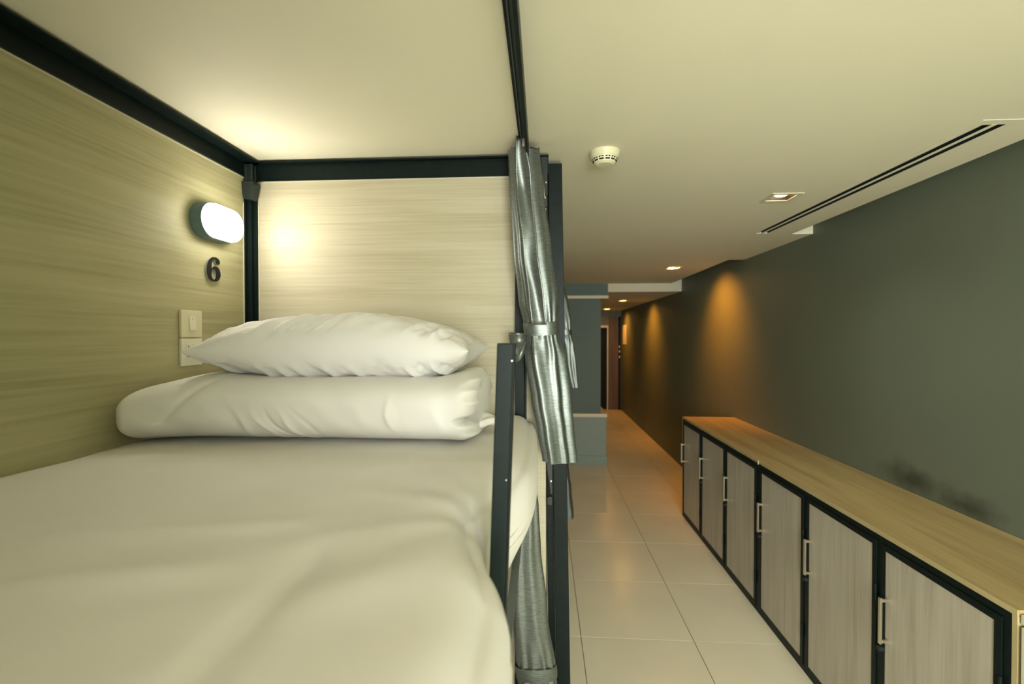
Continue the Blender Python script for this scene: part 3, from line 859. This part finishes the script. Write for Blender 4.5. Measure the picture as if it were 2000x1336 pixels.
# ------------------------------------------------------------------ smoke detector
sd = thing('smoke_detector', 'round cream smoke detector on the ceiling beside the bunk', 'smoke detector', (0.218, 1.690, CEIL))
bm = bmesh.new(); lathe(bm, [(0.0, 0.0002), (0.052, 0.0002), (0.053, 0.004), (0.051, 0.014), (0.047, 0.022), (0.0, 0.022)], 0, 0, 0, 40, -1); obj('base', bm, M['plastic'], sd, smooth=False)
bm = bmesh.new(); lathe(bm, [(0.0, 0.0222), (0.046, 0.0222), (0.043, 0.032), (0.036, 0.042), (0.028, 0.047), (0.0, 0.048)], 0, 0, 0, 40, -1); obj('dome', bm, M['plastic'], sd, smooth=False)
for k in range(12):
    a = k * math.tau / 12 + 0.12
    bm = bmesh.new()
    for lev, (ra, za, rb, zb) in enumerate(((0.0452, 0.0275, 0.0437, 0.0315), (0.0428, 0.0345, 0.0398, 0.0385))):
        q = []
        for (rr, zz) in ((ra, za), (rb, zb)):
            for da in (-0.19, 0.19):
                q.append(bm.verts.new((rr * math.cos(a + da), rr * math.sin(a + da), -zz)))
        bm.faces.new((q[0], q[1], q[3], q[2]))
        q2 = [bm.verts.new(v.co * 0.93) for v in q]
        bm.faces.new((q2[0], q2[2], q2[3], q2[1]))
        for i, j in ((0, 1), (1, 3), (3, 2), (2, 0)): bm.faces.new((q[i], q[j], q2[j], q2[i]))
    obj('vent_slot', bm, M['void'], sd)

# ------------------------------------------------------------------ linear ceiling vent
vt = thing('ceiling_vent', 'long two-slot linear air vent along the ceiling edge', 'vent', ((VENT[0] + VENT[1]) / 2, (VENT[2] + VENT[3]) / 2, CEIL))
hx, hy = (VENT[1] - VENT[0]) / 2, (VENT[3] - VENT[2]) / 2
boxes('vent_frame', [(-hx - 0.024, -hx + 0.002, -hy - 0.03, hy + 0.012, -0.0018, -0.0003), (hx - 0.002, hx + 0.024, -hy - 0.03, hy + 0.012, -0.0018, -0.0003),
                     (-hx + 0.002, hx - 0.002, -hy - 0.03, -hy + 0.002, -0.0018, -0.0003), (-hx + 0.002, hx - 0.002, hy - 0.002, hy + 0.012, -0.0018, -0.0003)], M['ceiling'], vt)
bx('vent_bar', (-0.007, 0.007, -hy + 0.002, hy - 0.002, -0.0022, -0.0003), M['ceiling'], vt)
boxes('slot_shade_plates', [(-hx + 0.0005, -hx + 0.002, -hy + 0.002, hy - 0.002, -0.0002, 0.06), (hx - 0.002, hx - 0.0005, -hy + 0.002, hy - 0.002, -0.0002, 0.06), (-0.001, 0.001, -hy + 0.002, hy - 0.002, -0.0008, 0.06)], M['vent_dark'], vt)  # dark plates added on the hole sides, slot shade put into their colour
for s in (-1, 1):
    bx('slot', (min(s * 0.009, s * 0.027), max(s * 0.009, s * 0.027), -hy + 0.003, hy - 0.003, 0.016, 0.05), M['vent_dark'], vt)  # dark box inside the slot, its shade painted as colour
    bm = bmesh.new(); prism(bm, [(s * 0.020, 0.002), (s * 0.023, 0.003), (s * 0.014, 0.014), (s * 0.012, 0.013)], 1, -hy + 0.003, hy - 0.003); obj('blade', bm, M['vent_dark'], vt)

# ------------------------------------------------------------------ downlights
def downlight(x, y, z, label, glow, power, color, blend=1.0, angle=95, tilt=0):
    t = thing('downlight', label, 'ceiling light', (x, y, z), 'square recessed downlights')
    w, q = 0.070, 0.050
    boxes('trim_frame', [(-w, -q, -w, w, -0.004, -0.0003), (q, w, -w, w, -0.004, -0.0003), (-q, q, -w, -q, -0.004, -0.0003), (-q, q, q, w, -0.004, -0.0003)], M['cream'], t)
    bm = bmesh.new()
    a, b = 0.0495, 0.036
    V = [[bm.verts.new((sx * r, sy * r, zz)) for sx, sy in ((-1, -1), (1, -1), (1, 1), (-1, 1))] for r, zz in ((a, 0.0), (b + 0.006, 0.05), (b, 0.051))]
    for A, B in zip(V, V[1:]):
        for k in range(4): bm.faces.new((A[k], A[(k + 1) % 4], B[(k + 1) % 4], B[k]))
    bm.faces.new(V[-1])
    obj('reflector', bm, M['spot_inner'], t)
    bm = bmesh.new(); lathe(bm, [(0.0, 0.005), (0.022, 0.006), (0.029, 0.010), (0.031, 0.022), (0.0, 0.049)], 0, 0, 0, 28, 1)
    obj('bulb', bm, glow, t, smooth=True)
    d = bpy.data.lights.new('downlight_beam', 'SPOT'); d.energy = power; d.color = color
    d.spot_size = math.radians(angle); d.spot_blend = blend; d.shadow_soft_size = 0.04
    l = bpy.data.objects.new('downlight_beam', d); C.objects.link(l); l.parent = t; l.location = (0, 0, -0.002); l.rotation_euler = (0, math.radians(tilt), 0)
    return t
WARM = (1.0, 0.31, 0.015)
downlight(*DL[0], CEIL, 'square downlight near the linear vent, bulb pale yellow', M['spot_glow_pale'], 16, (1.0, 0.92, 0.70), angle=130)
downlight(*DL[1], CEIL, 'square downlight glowing orange, last before the dropped corridor ceiling', M['spot_glow'], 80, WARM, angle=104, tilt=-38)
downlight(*DL[2], CEIL, 'square downlight above the near end of the locker row', M['spot_glow_pale'], 16, (1.0, 0.92, 0.70), angle=130)
downlight(*DL[3], CEIL, 'square downlight between the window and the bed', M['spot_glow_pale'], 16, (1.0, 0.92, 0.70), angle=130)
downlight(*DLC[0], CC, 'square downlight just inside the corridor, glowing orange', M['spot_glow'], 60, WARM, angle=104, tilt=-38)
downlight(*DLC[1], CC, 'square downlight deep in the corridor beside the end doors', M['spot_glow'], 45, WARM, angle=104, tilt=-34)

# ------------------------------------------------------------------ lockers
FX = 1.260                                                   # front plane
ZC = 0.874                                                   # underside of the worktop
DW = 0.4965
def make_locker(y0, label):
    """three-door locker; doors face the aisle (-X); local origin at the aisle-side near foot"""
    t = thing('locker_cabinet', label, 'cabinet', (FX, y0, 0), 'low lockers along the dark wall')
    L = 3 * DW - 0.0015
    D = WALLX - FX - 0.004
    # carcass behind the steel front frame
    bm = bmesh.new()
    box(bm, 0.022, D, 0.0, 0.016, 0.0, ZC); box(bm, 0.022, D, L - 0.016, L, 0.0, ZC)
    box(bm, 0.022, D, 0.016, L - 0.016, 0.012, 0.028); box(bm, D - 0.01, D, 0.016, L - 0.016, 0.028, ZC)
    box(bm, 0.022, D - 0.01, 0.016, L - 0.016, ZC - 0.014, ZC - 0.001)
    obj('carcass', bm, M['edge_band'], t)
    bm = bmesh.new()
    box(bm, 0.0, 0.0215, 0.0, L, ZC - 0.022, ZC - 0.0008); box(bm, 0.0, 0.0215, 0.0, L, 0.0, 0.026)
    for k in range(4):
        a = max(0.0, min(L - 0.022, k * DW - 0.011)); box(bm, 0.0, 0.0215, a, a + 0.022, 0.026, ZC - 0.022)
    obj('front_frame', bm, M['black_metal'], t)
    for k in range(3):
        a, b = k * DW + 0.0125, (k + 1) * DW - 0.0125
        if k == 2: b = L - 0.0235
        if k == 0: a = 0.0235
        z0, z1 = 0.028, ZC - 0.024
        fw = 0.021
        bm = bmesh.new()
        box(bm, -0.004, 0.016, a, b, z1 - fw, z1); box(bm, -0.004, 0.016, a, b, z0, z0 + fw)
        box(bm, -0.004, 0.016, a, a + fw, z0 + fw, z1 - fw); box(bm, -0.004, 0.016, b - fw, b, z0 + fw, z1 - fw)
        d = obj('door', bm, M['black_metal'], t)
        bx('door_panel', (-0.0015, 0.012, a + fw + 0.0004, b - fw - 0.0004, z0 + fw + 0.0004, z1 - fw - 0.0004), M['door_wood'], d)['label'] = 'grey-brown ash laminate door panel'
        # bar handle on the far side of each door
        hy_ = b - 0.036
        bm = bmesh.new()
        box(bm, -0.034, -0.025, hy_ - 0.006, hy_ + 0.006, 0.495, 0.665)
        box(bm, -0.025, -0.0017, hy_ - 0.005, hy_ + 0.005, 0.499, 0.511); box(bm, -0.025, -0.0017, hy_ - 0.005, hy_ + 0.005, 0.649, 0.661)
        obj('handle', bm, M['steel'], d, bevel=0.0012, segs=1)['label'] = 'silver bar handle'
        bm = bmesh.new(); tube(bm, [(-0.0045, b - 0.011, 0.462), (-0.018, b - 0.011, 0.462), (-0.020, b - 0.011, 0.462)], [0.011, 0.011, 0.009], 14); obj('lock', bm, M['black_rubber'], d)
        for z in (0.655, 0.20):
            bm = bmesh.new(); tube(bm, [(-0.006, a + 0.000, z - 0.032), (-0.006, a + 0.000, z + 0.032)], 0.0055, 10); obj('hinge', bm, M['black_metal'], d)
    return t
make_locker(1.343, 'three-door locker with black frame, its end beside the white counter')
make_locker(1.343 + 3 * DW, 'three-door locker with black frame, the one nearer the orange-lit corridor')
YN, YF = 1.327, 1.343 + 6 * DW + 0.016
top = thing('worktop', 'long oak laminate worktop over the row of lockers', 'worktop', (FX, YN, ZC))
bm = bmesh.new(); box(bm, FX + 0.001, WALLX - 0.002, YN, YF, ZC + 0.0005, 0.891)
o = obj('top_board', bm, M['top_wood'], None, bevel=0.0008, segs=1); keep(o, top)
bm = bmesh.new(); box(bm, FX - 0.001, FX + 0.0008, YN, YF, ZC + 0.0005, 0.891)
keep(obj('edge_strip', bm, M['edge_band']), top)
for y0, y1 in ((YN, 1.3415), (YF - 0.0150, YF)):
    keep(bx('end_panel', (FX, WALLX - 0.003, y0, y1, 0.0, ZC), M['edge_band']), top)
# small white bracket at the joint between the two lockers
keep(bx('joint_cap', (FX - 0.004, FX - 0.0012, 1.343 + 3 * DW - 0.003, 1.343 + 3 * DW + 0.004, ZC - 0.006, 0.893), M['cream']), top)

# ------------------------------------------------------------------ white counter beyond the lockers
wc = thing('white_counter', 'white lacquered counter standing at the near end of the lockers', 'cabinet', (1.267, 0.395, 0))
bx('body', (0.008, 0.425, 0.0, 0.925, 0.07, 0.858), M['white_cab'], wc, bevel=0.001, segs=1)
bx('plinth', (0.03, 0.42, 0.01, 0.92, 0.0, 0.07), M['black_rubber'], wc)
bx('counter_top', (-0.004, 0.428, -0.005, 0.927, 0.858, 0.883), M['white_cab'], wc, bevel=0.002)
for k in range(2):
    d = bx('door', (-0.008, 0.0075, 0.004 + k * 0.461, 0.460 + k * 0.461, 0.075, 0.852), M['white_cab'], wc, bevel=0.001, segs=1)
    bm = bmesh.new(); y = 0.42 if k == 0 else 0.505
    box(bm, -0.034, -0.026, y - 0.005, y + 0.005, 0.60, 0.74); box(bm, -0.026, -0.0085, y - 0.004, y + 0.004, 0.604, 0.614); box(bm, -0.026, -0.0085, y - 0.004, y + 0.004, 0.726, 0.736)
    obj('handle', bm, M['steel'], d)

# ------------------------------------------------------------------ notice on the far corridor wall
n = bx('wall_notice', (WALLX - 0.012, WALLX - 0.0005, 9.80, 10.22, 1.44, 1.85), M['white_cab'], None, bevel=0.002)
tag(n, 'white notice board on the dark wall near the corridor end', 'sign')
